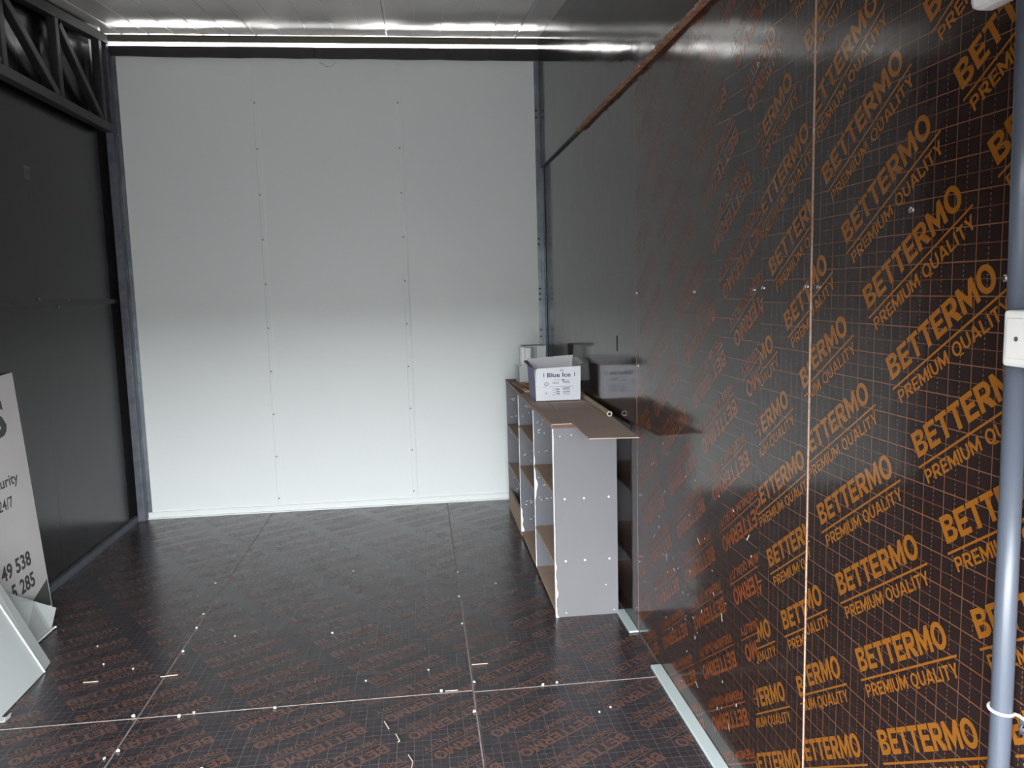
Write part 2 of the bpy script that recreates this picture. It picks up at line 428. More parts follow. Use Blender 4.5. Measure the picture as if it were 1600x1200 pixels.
# ---- left wall
wl = struct(box('wall_left', LX - .08, LX - .0185, FY, BY + .06, -.1, 3.55, M_steel))
def left_sheet(y0, y1, z0, z1, slope=False, proud=0):
    a = zceil(y0) - .004 if slope else z1; b = zceil(y1) - .004 if slope else z1
    x0, x1 = LX - .018, LX + proud
    v = [(x0, y0, z0), (x1, y0, z0), (x1, y1, z0), (x0, y1, z0), (x0, y0, a), (x1, y0, a), (x1, y1, b), (x0, y1, b)]
    return obj('plywood_sheet', v, BF, [M_left, M_steel], wl, midx=[1, 1, 1, 0, 1, 1])
RAIL = 1.60
for (a, b) in ((FY, 1.05), (1.053, 2.30), (2.303, 3.52), (3.523, 4.755), (4.759, 5.80)):
    left_sheet(a, b, .045, RAIL - .004); left_sheet(a, b, RAIL + .004, 2.76); left_sheet(a, b, 2.765, 0, True)
MB().box(LX - .006, LX + .010, FY, 5.97, RAIL - .02, RAIL + .014).build('rail', M_steel, wl)
for (y, z) in ((4.74, 1.622), (4.98, 1.575), (5.12, 1.612), (4.1, 1.62)): screw(SC_D, wl, (LX + .008, y, z), (1, 0, 0))
MB().box(LX - .010, LX + .022, FY, 5.95, 0.0, .040).build('base_channel', M_zincd, wl)

# ---- back wall: three white sandwich panels with lapped joints
wb = struct(box('wall_back', LX - .05, RX + .05, BY + .045, BY + .065, -.1, 3.26, M_steel))
J1, J2 = -1.103, -.100
for (a, b) in ((LX + .01, J1), (J1, J2), (J2, RX - .004)):
    p = MB().box(a + .0015, b - .0015, BY, BY + .044, .012, 3.31).build('wall_panel', M_white, wb, bevel=.002)
    if b < .5:
        MB().add([(b - .004, BY, .03), (b + .002, BY - .0022, .03), (b + .030, BY - .0022, .03), (b + .042, BY, .03),
                  (b - .004, BY, 3.30), (b + .002, BY - .0022, 3.30), (b + .030, BY - .0022, 3.30), (b + .042, BY, 3.30)],
                 [(0, 1, 5, 4), (1, 2, 6, 5), (2, 3, 7, 6)]).build('joint_lap', M_white, p)
        for k in range(10): screw(SC_D, p, (b + .008, BY - .002, .10 + k * .318), (0, -1, 0))
# smudge near the top of the middle panel
mb = MB(); M_smudge = mat('dirt_smudge', (.30, .29, .28), .8)
for k in range(14):
    t = k / 13; x = -.63 + .11 * t; z = 3.235 - .025 * math.sin(math.pi * t) + random.uniform(-.003, .003); h = random.uniform(.002, .006)
    mb.box(x, x + .008, BY - .0006, BY + .001, z, z + h)
mb.build('dirt_smudge', M_smudge, wb)
tr = struct(MB().box(LX + .075, RX - .002, BY - .012, BY, .0, .047).box(LX + .075, RX - .002, BY - .030, BY, .0, .008).build('trim_1', M_white))
tr2 = struct(MB().box(RX - .046, RX - .001, 3.46, 3.72, .001, .010).build('trim_2', M_trim, bevel=.002))
tr3 = struct(MB().box(RX - .046, RX - .001, .4, 3.115, .001, .014).build('trim_3', M_trim, bevel=.002))

# ---- ceiling: coated panels running front to back, fine ribs
ce = struct(obj('ceiling', [(LX - .08, FY - .3, zceil(FY - .3) + .065), (RX + .06, FY - .3, zceil(FY - .3) + .065), (RX + .06, 6.08, zceil(6.08) + .065), (LX - .08, 6.08, zceil(6.08) + .065),
                            (LX - .08, FY - .3, zceil(FY - .3) + .10), (RX + .06, FY - .3, zceil(FY - .3) + .10), (RX + .06, 6.08, zceil(6.08) + .10), (LX - .08, 6.08, zceil(6.08) + .10)], BF, M_white))
def ceil_box(name, x0, x1, dz0, dz1, m, parent, y0=FY - .25, y1=6.075):
    v = [(x0, y0, zceil(y0) + dz0), (x1, y0, zceil(y0) + dz0), (x1, y1, zceil(y1) + dz0), (x0, y1, zceil(y1) + dz0), (x0, y0, zceil(y0) + dz1), (x1, y0, zceil(y0) + dz1), (x1, y1, zceil(y1) + dz1), (x0, y1, zceil(y1) + dz1)]
    return obj(name, v, BF, m, parent)
cj = [LX - .02, -1.96, -1.06, -.15, .76, RX + .01]
for a, b in zip(cj[:-1], cj[1:]):
    p = ceil_box('ceiling_panel', a + .002, b - .002, 0, .06, M_ceil, ce)
    n = max(1, round((b - a) / .19))
    for k in range(n):
        x = a + .006 + (b - a) * k / n
        ceil_box('rib', x, x + (.012 if k == 0 else .006), -.004, .001, M_rib, p)

# ---- front: posts and lintel of the wide doorway behind the camera
wf = struct(MB().box(LX - .08, RX + .06, FY - .10, FY, DOOR_TOP, 2.76).box(LX - .08, LX + .12, FY - .10, FY, -.1, DOOR_TOP).box(RX - .05, RX + .06, FY - .10, FY, -.1, DOOR_TOP).build('wall_front', M_steel))

# ================================================================== STEELWORK
# header tube along the top of the white wall, and the flat bar over the daylight gap
mb = MB(); xs = [LX + .06 + k * (RX - LX - .06) / 24 for k in range(25)]
lowz = [3.272, 3.273, 3.270, 3.268, 3.266, 3.267, 3.264, 3.263, 3.266, 3.265, 3.262, 3.264, 3.262, 3.261, 3.264, 3.261, 3.258, 3.259, 3.261, 3.258, 3.256, 3.258, 3.256, 3.255, 3.256]
v = []; f = []
for x, zl in zip(xs, lowz): v += [(x, BY - .022, zl), (x, BY - .022, 3.336), (x, BY - .001, 3.336), (x, BY - .001, zl)]
for k in range(24):
    for q in range(4): f.append((k * 4 + q, (k + 1) * 4 + q, (k + 1) * 4 + (q + 1) % 4, k * 4 + (q + 1) % 4))
f += [(0, 1, 2, 3), (99, 98, 97, 96)]
hb = empty('header_beam', (-.55, BY - .01, 3.256)); under(hb, mb.add(v, f).build('tube', M_steel))
under(hb, MB().box(-.66, -.655, BY - .0235, BY - .0215, 3.262, 3.336).build('joint', M_gap))
tag(hb, 'dark steel header beam running along the top of the white wall', 'beam')
pb = empty('eave_bar', (-.55, BY - .01, 3.366)); under(pb, MB().box(LX + .02, RX - .020, BY - .016, BY - .004, 3.366, 3.412).build('bar', mat('brown_eave', (.11, .095, .075), .6)))
tag(pb, 'thin brown bar under the ceiling edge above the strip of daylight', 'bar')

# roof truss on the left wall
tr_ = empty('roof_truss', (LX + .05, 5.75, 2.73))
TX = LX + .058
def tpart(name, a, b, w, d): return under(tr_, MB().bar(a, b, w, d).build(name, M_steel, bevel=.004))
tpart('bottom_chord', (TX, FY + .05, 2.765), (TX, 5.86, 2.765), .056, .060)
tpart('top_chord', (TX, FY + .05, zceil(FY + .05) - .052), (TX, 5.90, zceil(5.90) - .052), .060, .060)
ys = [5.765 - .655 * k for k in range(6)]
for k, y in enumerate(ys): tpart('vertical_web', (TX, y, 2.79), (TX, y, zceil(y) - .08), .050, .05)
for k in range(len(ys) - 1): tpart('diagonal_web', (TX, ys[k + 1] + .05, zceil(ys[k + 1]) - .10), (TX, ys[k] - .04, 2.80), .050, .046)
tag(tr_, 'dark steel roof truss with diagonal webs high on the left wall', 'truss')

# left corner: dark square post and galvanised angle with bolts
cp = empty('corner_post', (LX + .04, BY - .03, 0))
under(cp, MB().box(LX + .020, LX + .070, BY - .075, BY - .022, .0, 3.375).build('tube', M_zincd, bevel=.003))
under(cp, MB().box(LX + .070, LX + .100, BY - .004, BY - .0015, .0, 3.27).box(LX + .070, LX + .073, BY - .03, BY - .0015, 0, 3.27).build('flange', M_zinc))
for k in range(11):
    z = .12 + .29 * k + random.uniform(-.03, .03)
    o = screw(SC_D, None, (LX + .078, BY - .006, z), (0, -1, 0)); o.name = 'bolt'; o.scale = (1.5, 1.5, 2); under(cp, o)
    if k % 2: o = screw(SC_D, None, (LX + .045, BY - .075, z + .05), (0, -1, 0)); o.name = 'bolt'; o.scale = (1.3, 1.3, 2); under(cp, o)
tag(cp, 'dark steel corner post with galvanised bolted flange, left of the white wall', 'post')
# right corner: galvanised angle with punched slots
ca = empty('corner_angle', (RX - .03, BY - .03, 0))
under(ca, MB().box(RX - .056, RX - .004, BY - .004, BY - .0015, .0, 3.26).box(RX - .008, RX - .004, BY - .055, BY - .0015, .0, 3.26).build('angle', M_zinc))
under(ca, MB().box(RX - .034, RX - .022, BY - .008, BY - .0035, .0, 3.26).build('ridge', M_zinc, bevel=.002))
for z in (1.17, 1.24, 1.29, 1.52, 1.56, 1.60, 1.93, 1.97, 2.85, 2.9):
    under(ca, MB().box(RX - .053, RX - .038, BY - .0048, BY - .0038, z, z + .012).build('slot', M_gap))
    under(ca, MB().box(RX - .0088, RX - .0078, BY - .045, BY - .028, z, z + .012).build('slot', M_gap))
tag(ca, 'galvanised punched corner angle at the right end of the white wall', 'post')

# ================================================================== SHELVING UNIT
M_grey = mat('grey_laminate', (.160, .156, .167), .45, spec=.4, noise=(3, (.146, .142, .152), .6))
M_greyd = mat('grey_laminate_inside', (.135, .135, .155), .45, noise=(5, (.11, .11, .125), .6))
M_mdf = mat('raw_chipboard', (.36, .255, .19), .75, noise=(30, (.27, .185, .135), .6))
M_mdfe = mat('chipboard_edge', (.44, .32, .24), .8, noise=(60, (.3, .2, .14), .8))
M_chip = mat('torn_white_edge', (.80, .80, .80), .6)
su = empty('shelf_unit', (.765, 4.7, 0))
FX, BXX, YN, YF, ZT = .609, .921, 3.697, 5.725, .958
def sp(name, b, mats, **k): return under(su, b.build(name, mats, **k))
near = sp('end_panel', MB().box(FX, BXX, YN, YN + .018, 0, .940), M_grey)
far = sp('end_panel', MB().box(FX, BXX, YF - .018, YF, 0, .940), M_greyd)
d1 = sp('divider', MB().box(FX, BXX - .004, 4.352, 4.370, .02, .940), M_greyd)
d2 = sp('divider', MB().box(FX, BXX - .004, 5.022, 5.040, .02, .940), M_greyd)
sp('top_board', MB().box(FX - .002, BXX + .008, YN - .002, YF + .004, .940, ZT), mat('top_board_brown', (.13, .062, .045), .55, noise=(8, (.08, .04, .03), .7)))
sp('top_edge_strip', MB().box(FX - .0045, FX - .0015, YN - .002, YF + .004, .942, ZT - .001), M_mdfe)
sp('plinth_shelf', MB().box(FX + .004, BXX - .004, YN + .018, 5.022, .012, .030), M_mdf)
sp('toe_board', MB().box(FX + .002, FX + .018, 5.040, YF - .018, .0, .150), M_mdfe)
def shelf(y0, y1, z): 
    s = sp('shelf', MB().box(FX + .003, BXX - .005, y0, y1, z - .017, z), M_mdf)
    e = MB().box(FX + .0008, FX + .003, y0, y1, z - .016, z - .001).build('edge_strip', M_mdfe); e.parent = s; return s
for z in (.622, .268): shelf(YN + .018, 4.352, z)
for z in (.735, .470): shelf(4.370, 5.022, z)
for z in (.632, .340): shelf(5.040, YF - .018, z)
# torn white edging on the upright fronts
def ragged(parent, y, z0, z1, seed, wmax, th=.018):
    r = random.Random(seed); v = []; f = []; n = 60; ph = [r.uniform(0, 6.28) for _ in range(4)]
    for k in range(n + 1):
        z = z0 + (z1 - z0) * k / n; e = sum(math.sin(z * q + p) / (i + 1) for i, (q, p) in enumerate(zip((7, 19, 43, 90), ph)))
        w = .0022 + wmax * max(0, e - .35) * .8 * max(.15, 1.5 - 1.7 * z) + r.uniform(0, .0008)
        v += [(FX - .0006, y + th, z), (FX - .0006, y - .0006, z), (FX + w, y - .0006, z)]
    for k in range(n): f += [(k * 3, k * 3 + 1, k * 3 + 4, k * 3 + 3), (k * 3 + 1, k * 3 + 2, k * 3 + 5, k * 3 + 4)]
    o = obj('torn_edging', v, f, M_chip); o.parent = parent; return o
ragged(near, YN, .0, .938, 3, .016); ragged(d1, 4.352, .03, .93, 5, .020); ragged(d2, 5.022, .03, .93, 8, .012)
# lamination chips on the upright faces seen between the shelves
def chips(parent, y, seed, n):
    r = random.Random(seed); mb = MB()
    for k in range(n):
        z = r.choice([.86, .80, .69, .55, .50, .41, .22, .13]) + r.gauss(0, .012); x = FX + .02 + abs(r.gauss(0, .06)); ln = r.uniform(.004, .018); h = r.uniform(.002, .005); t = r.uniform(-.008, .012)
        mb.add([(x, y, z), (x + ln, y, z + t), (x + ln, y, z + t + h), (x, y, z + h)], [(0, 1, 2, 3)])
    o = mb.build('paint_chips', M_chip); o.parent = parent; tag(o, kind='stuff'); return o
chips(d1, 4.3515, 4, 26); chips(d2, 5.0215, 6, 22); chips(far, YF - .0185, 9, 26)
for z in (.592, .282):
    for x in (.662, .757, .879):
        o = screw(SC_B, None, (x, YN, z), (0, -1, 0)); o.name = 'screw_cap'; o.data = o.data.copy(); o.data.materials[0] = M_chip; o.scale = (.8, .8, .4); o.parent = near
for (x, z) in ((.66, .02), (.9, .02), (.645, .9), (.70, .905), (.86, .15)):
    o = screw(SC_B, None, (x, YN, z), (0, -1, 0)); o.name = 'screw_cap'; o.data = o.data.copy(); o.data.materials[0] = M_chip; o.scale = (.45, .45, .4); o.parent = near
tag(su, 'low grey shelving unit with brown shelves standing along the right wall', 'shelf')

# ================================================================== THINGS ON THE UNIT
M_card = mat('brown_cardboard', (.46, .34, .285), .8, noise=(6, (.40, .295, .245), .7))
M_carde = mat('cardboard_edge', (.40, .30, .22), .85)
def slab(name, pts, z0, z1, m, label, cat):
    n = len(pts); v = [(x, y, z0) for x, y in pts] + [(x, y, z1) for x, y in pts]
    f = [tuple(reversed(range(n))), tuple(range(n, 2 * n))] + [(k, (k + 1) % n, n + (k + 1) % n, n + k) for k in range(n)]
    return tag(obj(name, v, f, m), label, cat)
slab('cardboard_sheet', [(.7, 3.29), (.912, 3.265), (.935, 3.8), (.946, 4.93), (.712, 4.93), (.706, 3.62)], ZT + .0005, ZT + .0045, M_card, 'brown cardboard sheet overhanging the near end of the grey unit', 'cardboard')
slab('cardboard_strip', [(.606, 3.69), (.703, 3.69), (.708, 4.90), (.61, 4.86)], ZT + .0005, ZT + .0045, M_card, 'narrow cardboard strip along the front edge of the unit top', 'cardboard')
ZB1 = ZT + .005
# open white carton
M_cart = mat('white_carton', (.74, .75, .80), .6, spec=.3)
M_carti = mat('carton_inside', (.56, .55, .57), .8)
M_cartp = mat('carton_violet_side', (.20, .19, .33), .65)  # flat violet on the left side panel and its flap
M_navy = mat('navy_print', (.06, .06, .16), .7)
M_pr = mat('faint_print', (.33, .34, .42), .7)
ct = empty('carton', (.773, 4.58, ZB1))
cx0, cx1, cy0, cy1 = .644, .900, 4.45, 4.72
def cpart(name, b, mats): return under(ct, b.build(name, mats))
front = cpart('front_panel', MB().add([(cx0, cy0, ZB1), (cx1, cy0, ZB1), (cx1 + .004, cy0, ZB1 + .198), (cx0 + .010, cy0, ZB1 + .190), (cx0 + .002, cy0, ZB1 + .182),
      (cx0, cy0 + .004, ZB1), (cx1, cy0 + .004, ZB1), (cx1 + .004, cy0 + .004, ZB1 + .198), (cx0 + .010, cy0 + .004, ZB1 + .190), (cx0 + .002, cy0 + .004, ZB1 + .182)],
      [(0, 1, 2, 3, 4)], 0).add([(cx0, cy0 + .004, ZB1), (cx1, cy0 + .004, ZB1), (cx1 + .004, cy0 + .004, ZB1 + .198), (cx0 + .010, cy0 + .004, ZB1 + .190), (cx0 + .002, cy0 + .004, ZB1 + .182),
      (cx1 + .004, cy0, ZB1 + .198), (cx0 + .010, cy0, ZB1 + .190)], [(4, 3, 2, 1, 0), (2, 3, 6, 5)], 1), [M_cart, M_carti])
def sheet4(name, a, b, c, d, th, mo, mi):
    a, b, c, d = map(Vector, (a, b, c, d)); n = (b - a).cross(d - a).normalized() * th
    return cpart(name, MB().add([a, b, c, d], [(0, 1, 2, 3)], 0).add([a - n, b - n, c - n, d - n], [(3, 2, 1, 0)], 1).add([a, b, c, d, a - n, b - n, c - n, d - n], [(0, 4, 5, 1), (1, 5, 6, 2), (2, 6, 7, 3), (3, 7, 4, 0)], 1), [mo, mi])
sheet4('side_panel', (cx0, cy1, ZB1), (cx0, cy0 + .002, ZB1), (cx0 - .006, cy0 + .004, ZB1 + .185), (cx0 - .012, cy1, ZB1 + .215), .004, M_cartp, M_carti)['label'] = 'violet side of the carton'
sheet4('side_panel', (cx1, cy0 + .002, ZB1), (cx1, cy1, ZB1), (cx1 + .012, cy1, ZB1 + .222), (cx1 + .004, cy0 + .002, ZB1 + .198), .004, M_cart, M_carti)
sheet4('back_panel', (cx1, cy1, ZB1), (cx0, cy1, ZB1), (cx0 - .010, cy1 + .004, ZB1 + .226), (cx1 + .012, cy1 + .004, ZB1 + .240), .004, M_cart, M_carti)
sheet4('flap', (cx1 + .004, cy0 + .06, ZB1 + .200), (cx1 + .011, cy1, ZB1 + .222), (cx1 + .030, cy1 - .03, ZB1 + .226), (cx1 + .034, cy0 + .08, ZB1 + .206), .003, M_cart, M_carti)
sheet4('flap', (cx0 - .011, cy1, ZB1 + .214), (cx0 - .006, cy0 + .02, ZB1 + .186), (cx0 - .030, cy0 + .05, ZB1 + .196), (cx0 - .034, cy1 - .02, ZB1 + .214), .003, M_cart, M_cartp)
cpart('base_panel', MB().box(cx0, cx1, cy0, cy1, ZB1, ZB1 + .004), M_cart)
tv, tf = text_mesh('Blue Ice', .135, .026, cx0 + .066, ZB1 + .138, offset=.022)
P = under(ct, obj('printed_text', [(x, cy0 - .0004, z) for x, z in tv], tf, M_navy)); 
mb = MB()
def pr(x0, x1, z0, z1, mi=0): mb.box(cx0 + x0, cx0 + x1, cy0 - .0004, cy0 + .0002, ZB1 + z0, ZB1 + z1, mi)
for x in (.045, .222): pr(x, x + .004, .140, .160); pr(x + .001, x + .003, .160, .165)
pr(.141, .158, .172, .174); pr(.141, .158, .181, .183); pr(.141, .143, .172, .183); pr(.156, .158, .172, .183)
pr(.148, .166, .118, .124); pr(.10, .14, .122, .124, 1); pr(.172, .19, .121, .123, 1)
for a in range(10):
    t = 2 * math.pi * a / 10; pr(.058 + .010 * math.cos(t), .063 + .010 * math.cos(t), .098 + .009 * math.sin(t), .102 + .009 * math.sin(t))
    pr(.0575 + .014 * math.cos(t), .060 + .014 * math.cos(t), .046 + .014 * math.sin(t), .0475 + .014 * math.sin(t), 1)
pr(.055, .063, .043, .051, 1)
pr(.042, .066, .0815, .083); pr(.075, .215, .083, .0845)
for k, z in enumerate((.108, .100, .070, .060, .048, .036)):
    pr(.095, .135 - .004 * k, z, z + .003, 1); pr(.155, .195, z + .002, z + .006, 1 if k % 2 else 0)
for z in (.052, .040, .066): pr(.118, .136, z, z + .005)
tag(under(ct, mb.build('printed_marks', [M_navy, M_pr])), kind='stuff')
tag(ct, 'open white carton printed Blue Ice standing on the grey unit', 'box')

# torn white box at the far end with two paper rolls standing in it
M_dw = mat('dull_white_card', (.62, .64, .64), .7)
bx = empty('torn_box', (.765, 5.53, ZT))
x0, x1, y0, y1, z0 = .668, .866, 5.43, 5.60, ZT + .001
def bp(name, b, m=M_dw): return under(bx, b.build(name, m))
fp = [(x0, z0), (.80, z0), (.80, z0 + .15), (.775, z0 + .13), (.76, z0 + .155), (.735, z0 + .175), (.722, z0 + .14), (.705, z0 + .135), (x0, z0 + .110)]
n = len(fp); v = [(x, y0, z) for x, z in fp] + [(x, y0 + .004, z) for x, z in fp]
bp('front_panel', MB().add(v, [tuple(range(n)), tuple(reversed(range(n, 2 * n)))] + [(k, n + k, n + (k + 1) % n, (k + 1) % n) for k in range(n)]))
bp('front_panel', MB().box(.80, x1, y0, y0 + .004, z0, z0 + .250)); bp('side_panel', MB().box(x1 - .004, x1, y0, y1, z0, z0 + .250))
bp('side_panel', MB().box(x0, x0 + .004, y0, y1, z0, z0 + .112)); bp('back_panel', MB().box(x0 + .03, x1, y1 - .004, y1, z0, z0 + .245)); bp('base_panel', MB().box(x0, x1, y0, y1, z0, z0 + .004))
bp('top_flap', MB().box(.705, x1, y0 - .004, y1, z0 + .250, z0 + .254))
tag(bx, 'torn white box at the far end of the unit by the wall corner', 'box')
for (x, y, r, lab) in ((.745, 5.50, .028, 'white paper roll showing through the torn front of the white box'), (.715, 5.55, .022, 'thinner white roll at the left inside the torn white box')):
    o = MB().tube([(x, y, z0 + .005), (x, y, z0 + .24)], r, 20).build('paper_roll', M_chip, smooth=False); tag(o, lab, 'roll')
# wooden offcuts
M_wood = mat('reddish_offcut', (.42, .19, .10), .6, noise=(20, (.26, .10, .05), .8, 4, (1, .15, 1)))
M_woodl = mat('pale_offcut', (.62, .36, .22), .6, noise=(20, (.46, .22, .12), .8, 4, (1, .15, 1)))
for a, b, z, w, m, lab in (((.632, 5.40), (.655, 5.02), .0065, .030, M_wood, 'reddish wooden offcut nearest the front edge of the unit top'),
                           ((.676, 5.40), (.735, 4.99), .0065, .030, M_woodl, 'pale wooden offcut lying beside the torn white box'),
                           ((.700, 5.24), (.733, 5.0), .0187, .030, M_wood, 'reddish wooden offcut stacked on the pale one behind the carton'),
                           ((.645, 4.955), (.74, 4.935), .0065, .045, M_woodl, 'short pale wooden block lying crosswise behind the carton')):
    o = MB().bar((a[0], a[1], ZT + z), (b[0], b[1], ZT + z), w, .012, up=(0, 0, 1)).build('wooden_offcut', m); tag(o, lab, 'offcut', 'offcuts on the unit')
# cardboard tube
tb = empty('cardboard_tube', (.928, 4.2, ZT + .005))
A, B = Vector((.921, 3.83, ZT + .0185)), Vector((.938, 4.62, ZT + .0185)); t = (B - A)
o = MB().tube([A, B], .0135, 20, cap=False).build('tube_wall', M_carde, smooth=True); under(tb, o)
o = MB().tube([A, B], .0085, 20, cap=False).build('tube_bore', M_mdf, smooth=True); under(tb, o)
u = Vector((0, 0, 1)); w = t.normalized().cross(u); M_rim = mat('tube_rim', (.66, .54, .44), .8)
for E in (A, B):
    v = []
    for k in range(20):
        a = 2 * math.pi * k / 20; dd = u * math.cos(a) + w * math.sin(a); v += [E + dd * .0135, E + dd * .0085]
    under(tb, obj('tube_rim', v, [(2 * k, 2 * k + 1, (2 * k + 3) % 40, (2 * k + 2) % 40) for k in range(20)], M_rim))
tag(tb, 'cardboard tube lying on the cardboard sheet against the right wall', 'tube')

# ================================================================== SIGN BOARD AND WHITE SHEETS AT THE LEFT
M_sign = mat('sign_white', (.64, .61, .61), .55, noise=(4, (.56, .53, .53), .5))
M_sgrey = mat('sign_charcoal', (.055, .055, .055), .6)
M_sgreen = mat('sign_green', (.075, .088, .078), .6)
sb = empty('sign_board', (-1.985, 3.9, 0))
def bpt(y, z, off=0.0):
    nrm = Vector((1.25, 0, .105)).normalized(); return Vector((-1.985 - .105 * z / 1.25, y, z)) + nrm * off
BY0, BY1 = 3.38, 4.345
def prism(name, pts, o0, o1, m):
    n = len(pts); v = [bpt(y, z, o0) for y, z in pts] + [bpt(y, z, o1) for y, z in pts]
    return under(sb, obj(name, v, [tuple(reversed(range(n))), tuple(range(n, 2 * n))] + [(k, (k + 1) % n, n + (k + 1) % n, n + k) for k in range(n)], m))
prism('board', [(BY0, .004), (4.304, .004), (BY1, 1.248), (4.22, 1.243), (BY0, 1.20)], -.006, 0, M_sign)
prism('green_corner', [(4.081, .153 - .0), (4.050, .02), (4.292, .02), (4.297, .155)], .0002, .0008, M_sgreen) if False else prism('green_corner', [(3.86, .022), (4.294, .022), (4.297, .158)], .0002, .0008, M_sgreen)
def stext(body, yr, z, h, w, m, off=.02):
    tv, tf = text_mesh(body, w, h, yr - w, z, offset=off)
    o = under(sb, obj('printed_text', [bpt(y, zz, .0006) for y, zz in tv], tf, m)); return o
stext('S', 4.196, .945, .190, .15, M_sgrey, .03)
stext('Security', 4.207, .688, .072, .30, M_sgrey, .018)
stext('24/7', 4.118, .600, .056, .135, M_sgrey, .015)
stext('49 538', 4.180, .280, .076, .285, M_sgrey, .028)
stext('5', 4.0, .170, .076, .045, M_sgrey, .028); stext('285', 4.180, .170, .076, .145, M_sgrey, .028)
tag(sb, 'white sign board with dark phone numbers leaning on the left wall', 'sign')

M_sheet = mat('white_sheet_metal', (.43, .455, .455), .4, spec=.4)
sa = empty('folded_metal_sheet', (-1.68, 3.3, 0))
def plate(root, name, pts, th, m):
    pts = [Vector(p) for p in pts]; n = (pts[1] - pts[0]).cross(pts[-1] - pts[0]).normalized() * th; k = len(pts)
    v = pts + [p - n for p in pts]
    return under(root, obj(name, v, [tuple(range(k)), tuple(reversed(range(k, 2 * k)))] + [(i, k + i, k + (i + 1) % k, (i + 1) % k) for i in range(k)], m))
HT = .70
plate(sa, 'face', [(-1.672, 2.95, .004), (-1.680, 3.51, .004), (-1.68 - .483 * HT, 3.51, HT), (-1.675 - .483 * HT, 2.95, HT)], .004, M_sheet)
plate(sa, 'flange', [(-1.681, 3.512, .004), (-1.697, 3.61, .004), (-1.697 - .462 * HT, 3.61, HT), (-1.681 - .483 * HT, 3.512, HT)], .004, M_sheet)
under(sa, MB().bar((-1.679, 3.512, .004), (-1.679 - .483 * HT, 3.512, HT), .006, .006).build('fold', M_chip))
tag(sa, 'large folded white metal sheet leaning at the left edge of the floor', 'sheet')
sc = empty('metal_offcut', (-1.86, 3.9, 0))
plate(sc, 'face', [(-1.857, 3.70, .002), (-1.857, 3.99, .002), (-1.850, 4.045, .092), (-1.905, 3.955, .165), (-1.975, 3.84, .262), (-1.975, 3.70, .262)], .003, M_sheet)
under(sc, MB().tube([(-1.851, 3.80, .008), (-1.846, 3.99, .010), (-1.838, 4.0, .012)], .005, 8).build('rolled_edge', M_chip))
tag(sc, 'smaller white metal offcut between the folded sheet and the sign board', 'sheet')
cl = empty('metal_clip', (-1.655, 3.115, 0))
plate(cl, 'foot', [(-1.69, 3.10, .002), (-1.645, 3.10, .002), (-1.640, 3.135, .002), (-1.69, 3.14, .002)], -.003, M_sheet)
plate(cl, 'lip', [(-1.645, 3.098, .005), (-1.640, 3.136, .005), (-1.636, 3.136, .020), (-1.641, 3.098, .016)], .002, M_sheet)
tag(cl, 'tiny white metal clip on the floor below the folded sheet', 'clip')

# sticker on the left wall
st = empty('wall_sticker', (LX, 4.752, 2.28)); M_stk = mat('sticker_grey', (.13, .13, .13), .6); M_stkl = mat('sticker_ink', (.03, .03, .03), .6)
under(st, MB().box(LX + .0002, LX + .001, 4.72, 4.785, 2.275, 2.345).build('paper', M_stk))
mb = MB()
for k in range(4): mb.box(LX + .001, LX + .0014, 4.728 + k * .014, 4.733 + k * .014, 2.285, 2.335)
under(st, mb.build('print', M_stkl))
tag(st, 'small grey sticker on the dark left wall below the truss', 'sticker')

# ================================================================== ELECTRICS ON THE RIGHT WALL
M_pipe = mat('grey_conduit', (.058, .066, .086), .34, spec=.35)
M_plas = mat('white_plastic', (.55, .54, .52), .35, spec=.5)
cd = empty('conduit_pipe', (.938, 1.155, 0))
under(cd, MB().tube([(.937, 1.157, .02), (.937, 1.152, .9), (.937, 1.156, 1.4605)], .0165, 24).build('lower_pipe', M_pipe, smooth=True))
under(cd, MB().tube([(.937, 1.157, 1.5495), (.937, 1.166, 2.0295)], .0165, 24).build('upper_pipe', M_pipe, smooth=True))
pts = []
for k in range(15):
    a = math.radians(100 + 220 * k / 14); pts.append((.937 + .0185 * math.cos(a), 1.153 + .0185 * math.sin(a), .888 - .006 * k / 14))
pts += [(.952, 1.132, .884), (.954, 1.118, .882), (.955, 1.108, .872), (.955, 1.104, .860)]
clip = under(cd, MB().tube(pts, .0028, 8).build('saddle_clip', M_plas, smooth=True))
under(cd, MB().box(.951, .957, 1.106, 1.130, .855, .880).build('clip_tab', M_pipe, bevel=.003))
o = screw(SC_B, None, (.951, 1.118, .868), (-1, 0, 0)); o.name = 'clip_screw'; under(cd, o)
tag(cd, 'grey conduit pipe running up the near right wall through a white box', 'pipe')
jb = empty('junction_box', (.93, 1.09, 1.46))
under(jb, MB().box(.908, RX - .001, 1.045, 1.153, 1.461, 1.549).build('body', M_plas, bevel=.006))
under(jb, MB().box(.906, .912, 1.040, 1.143, 1.474, 1.537).build('cover', M_plas, bevel=.002))
under(jb, MB().tube([(.907, 1.12, 1.505), (.905, 1.12, 1.505)], .004, 10).build('cover_screw', M_screwd))
tag(jb, 'white plastic junction box on the grey conduit at the right edge', 'box')
ub = empty('distribution_box', (.92, 1.12, 2.03))
under(ub, MB().box(.910, RX - .001, .96, 1.268, 2.03, 2.25).build('body', M_plas, bevel=.014))
under(ub, MB().box(.905, .911, .98, 1.252, 2.05, 2.23).build('door', M_plas, bevel=.003))
tag(ub, 'white rounded electrical box at the top right above the conduit', 'box')

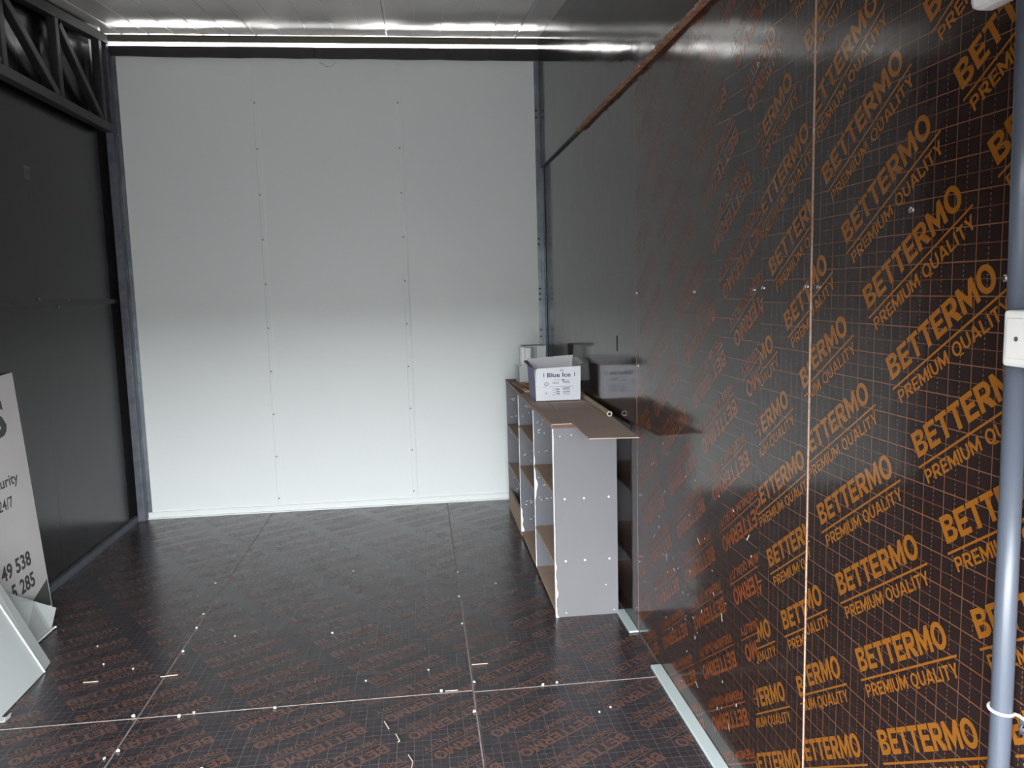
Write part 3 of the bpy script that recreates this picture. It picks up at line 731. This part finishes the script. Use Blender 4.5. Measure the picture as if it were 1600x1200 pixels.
# ================================================================== DEBRIS ON THE FLOOR
M_crumb = mat('foam_crumb', (.62, .60, .59), .8)
def crumb_mesh(seed, s):
    r = random.Random(seed); bm = bmesh.new(); bmesh.ops.create_icosphere(bm, subdivisions=1, radius=s)
    for v in bm.verts: v.co *= r.uniform(.7, 1.25); v.co.z = max(v.co.z, -s * .6)
    me = bpy.data.meshes.new('crumb'); bm.to_mesh(me); bm.free(); me.materials.append(M_crumb); return me
CR = [crumb_mesh(k, .0058) for k in range(4)]
spots = [(-.98, 3.03, 1.3), (-1.13, 2.82, 1.2), (-1.16, 2.78, .9), (-1.157, 3.06, 1.3), (-1.13, 3.62, 1.1), (-1.14, 3.88, 1), (-1.15, 4.05, .9), (-.93, 3.05, .9), (-.62, 3.035, 1), (.03, 3.06, 1.1),
         (.165, 3.11, 1), (.15, 2.88, 1.1), (.148, 3.70, .9), (.15, 4.05, .9), (.16, 4.42, .8), (.44, 3.04, 1.1), (.50, 3.05, .9), (.62, 2.80, .7), (.67, 2.83, .6), (.155, 2.5, 1.1),
         (-.47, 3.70, 1), (-.44, 4.55, .8), (-.28, 3.20, .7), (-.02, 3.25, .8), (-.93, 3.75, .8), (-1.45, 3.55, .8), (-1.30, 3.48, .8), (-1.55, 3.75, .6), (-.80, 2.66, 1), (-.95, 2.64, .7), (-1.2, 4.5, .9), (.36, 4.2, .7), (-1.48, 2.6, .6)]
crumbs = {}
for i, (x, y, s) in enumerate(spots):
    o = bpy.data.objects.new('crumb', CR[i % 4]); C.objects.link(o); o.location = (x, y, .0045 * s); o.scale = (s, s * 1.2, s); o.rotation_euler = (0, 0, i * 1.3)
    if abs(x - S1) < .07: where = 'on the left-hand lengthwise floor joint'
    elif abs(x - S2) < .04: where = 'on the right-hand lengthwise floor joint'
    elif abs(y - CY) < .03: where = 'along the crosswise floor joint'
    elif x < S1: where = 'on the floor near the folded sheet'
    elif x > S2: where = 'on the floor near the shelving unit'
    elif y > CY: where = 'on the floor beyond the crosswise joint'
    else: where = 'on the floor before the crosswise joint'
    crumbs.setdefault(where, []).append((x if 'crosswise' in where else y, o))
ORD = ['first', 'second', 'third', 'fourth', 'fifth', 'sixth', 'seventh', 'eighth', 'ninth']
for where, lst in crumbs.items():
    for k, (_, o) in enumerate(sorted(lst, key=lambda q: q[0])):
        side = 'counted from the left' if 'crosswise' in where else 'counted from the front'
        tag(o, 'white crumb ' + where + ', ' + ORD[k] + ' ' + side, 'crumb', 'crumbs ' + where)
M_sliv = mat('pale_wood_sliver', (.46, .36, .30), .7)
for pts, lab in (([(-.19, 2.86, .006), (-.172, 2.81, .004)], 'short straight wood splinter on the floor near the front'),
                 ([(-.145, 2.77, .004), (-.13, 2.72, .005), (-.135, 2.715, .004)], 'stubby pale splinter beside the curled shaving'),
                 ([(-.098, 2.63, .004), (-.082, 2.58, .008), (-.088, 2.52, .008), (-.115, 2.49, .005), (-.15, 2.475, .004)], 'curled pale wood shaving at the front of the floor'),
                 ([(.165, 3.265, .004), (.235, 3.262, .005)], 'thin splinter lying across the right-hand floor joint'),
                 ([(-1.155, 3.38, .004), (-1.085, 3.385, .005)], 'thin splinter lying across the left-hand floor joint'),
                 ([(.045, 3.055, .004), (.095, 3.052, .005)], 'small flat sliver on the crosswise floor joint'),
                 ([(-1.72 + .25, 3.385, .003), (-1.41, 3.386, .003)], 'short pale sliver on the floor right of the folded sheet')):
    tag(MB().tube(pts, .0021, 6).build('wood_sliver', M_sliv), lab, 'sliver', 'wood slivers on the floor')

bpy.context.view_layer.update()
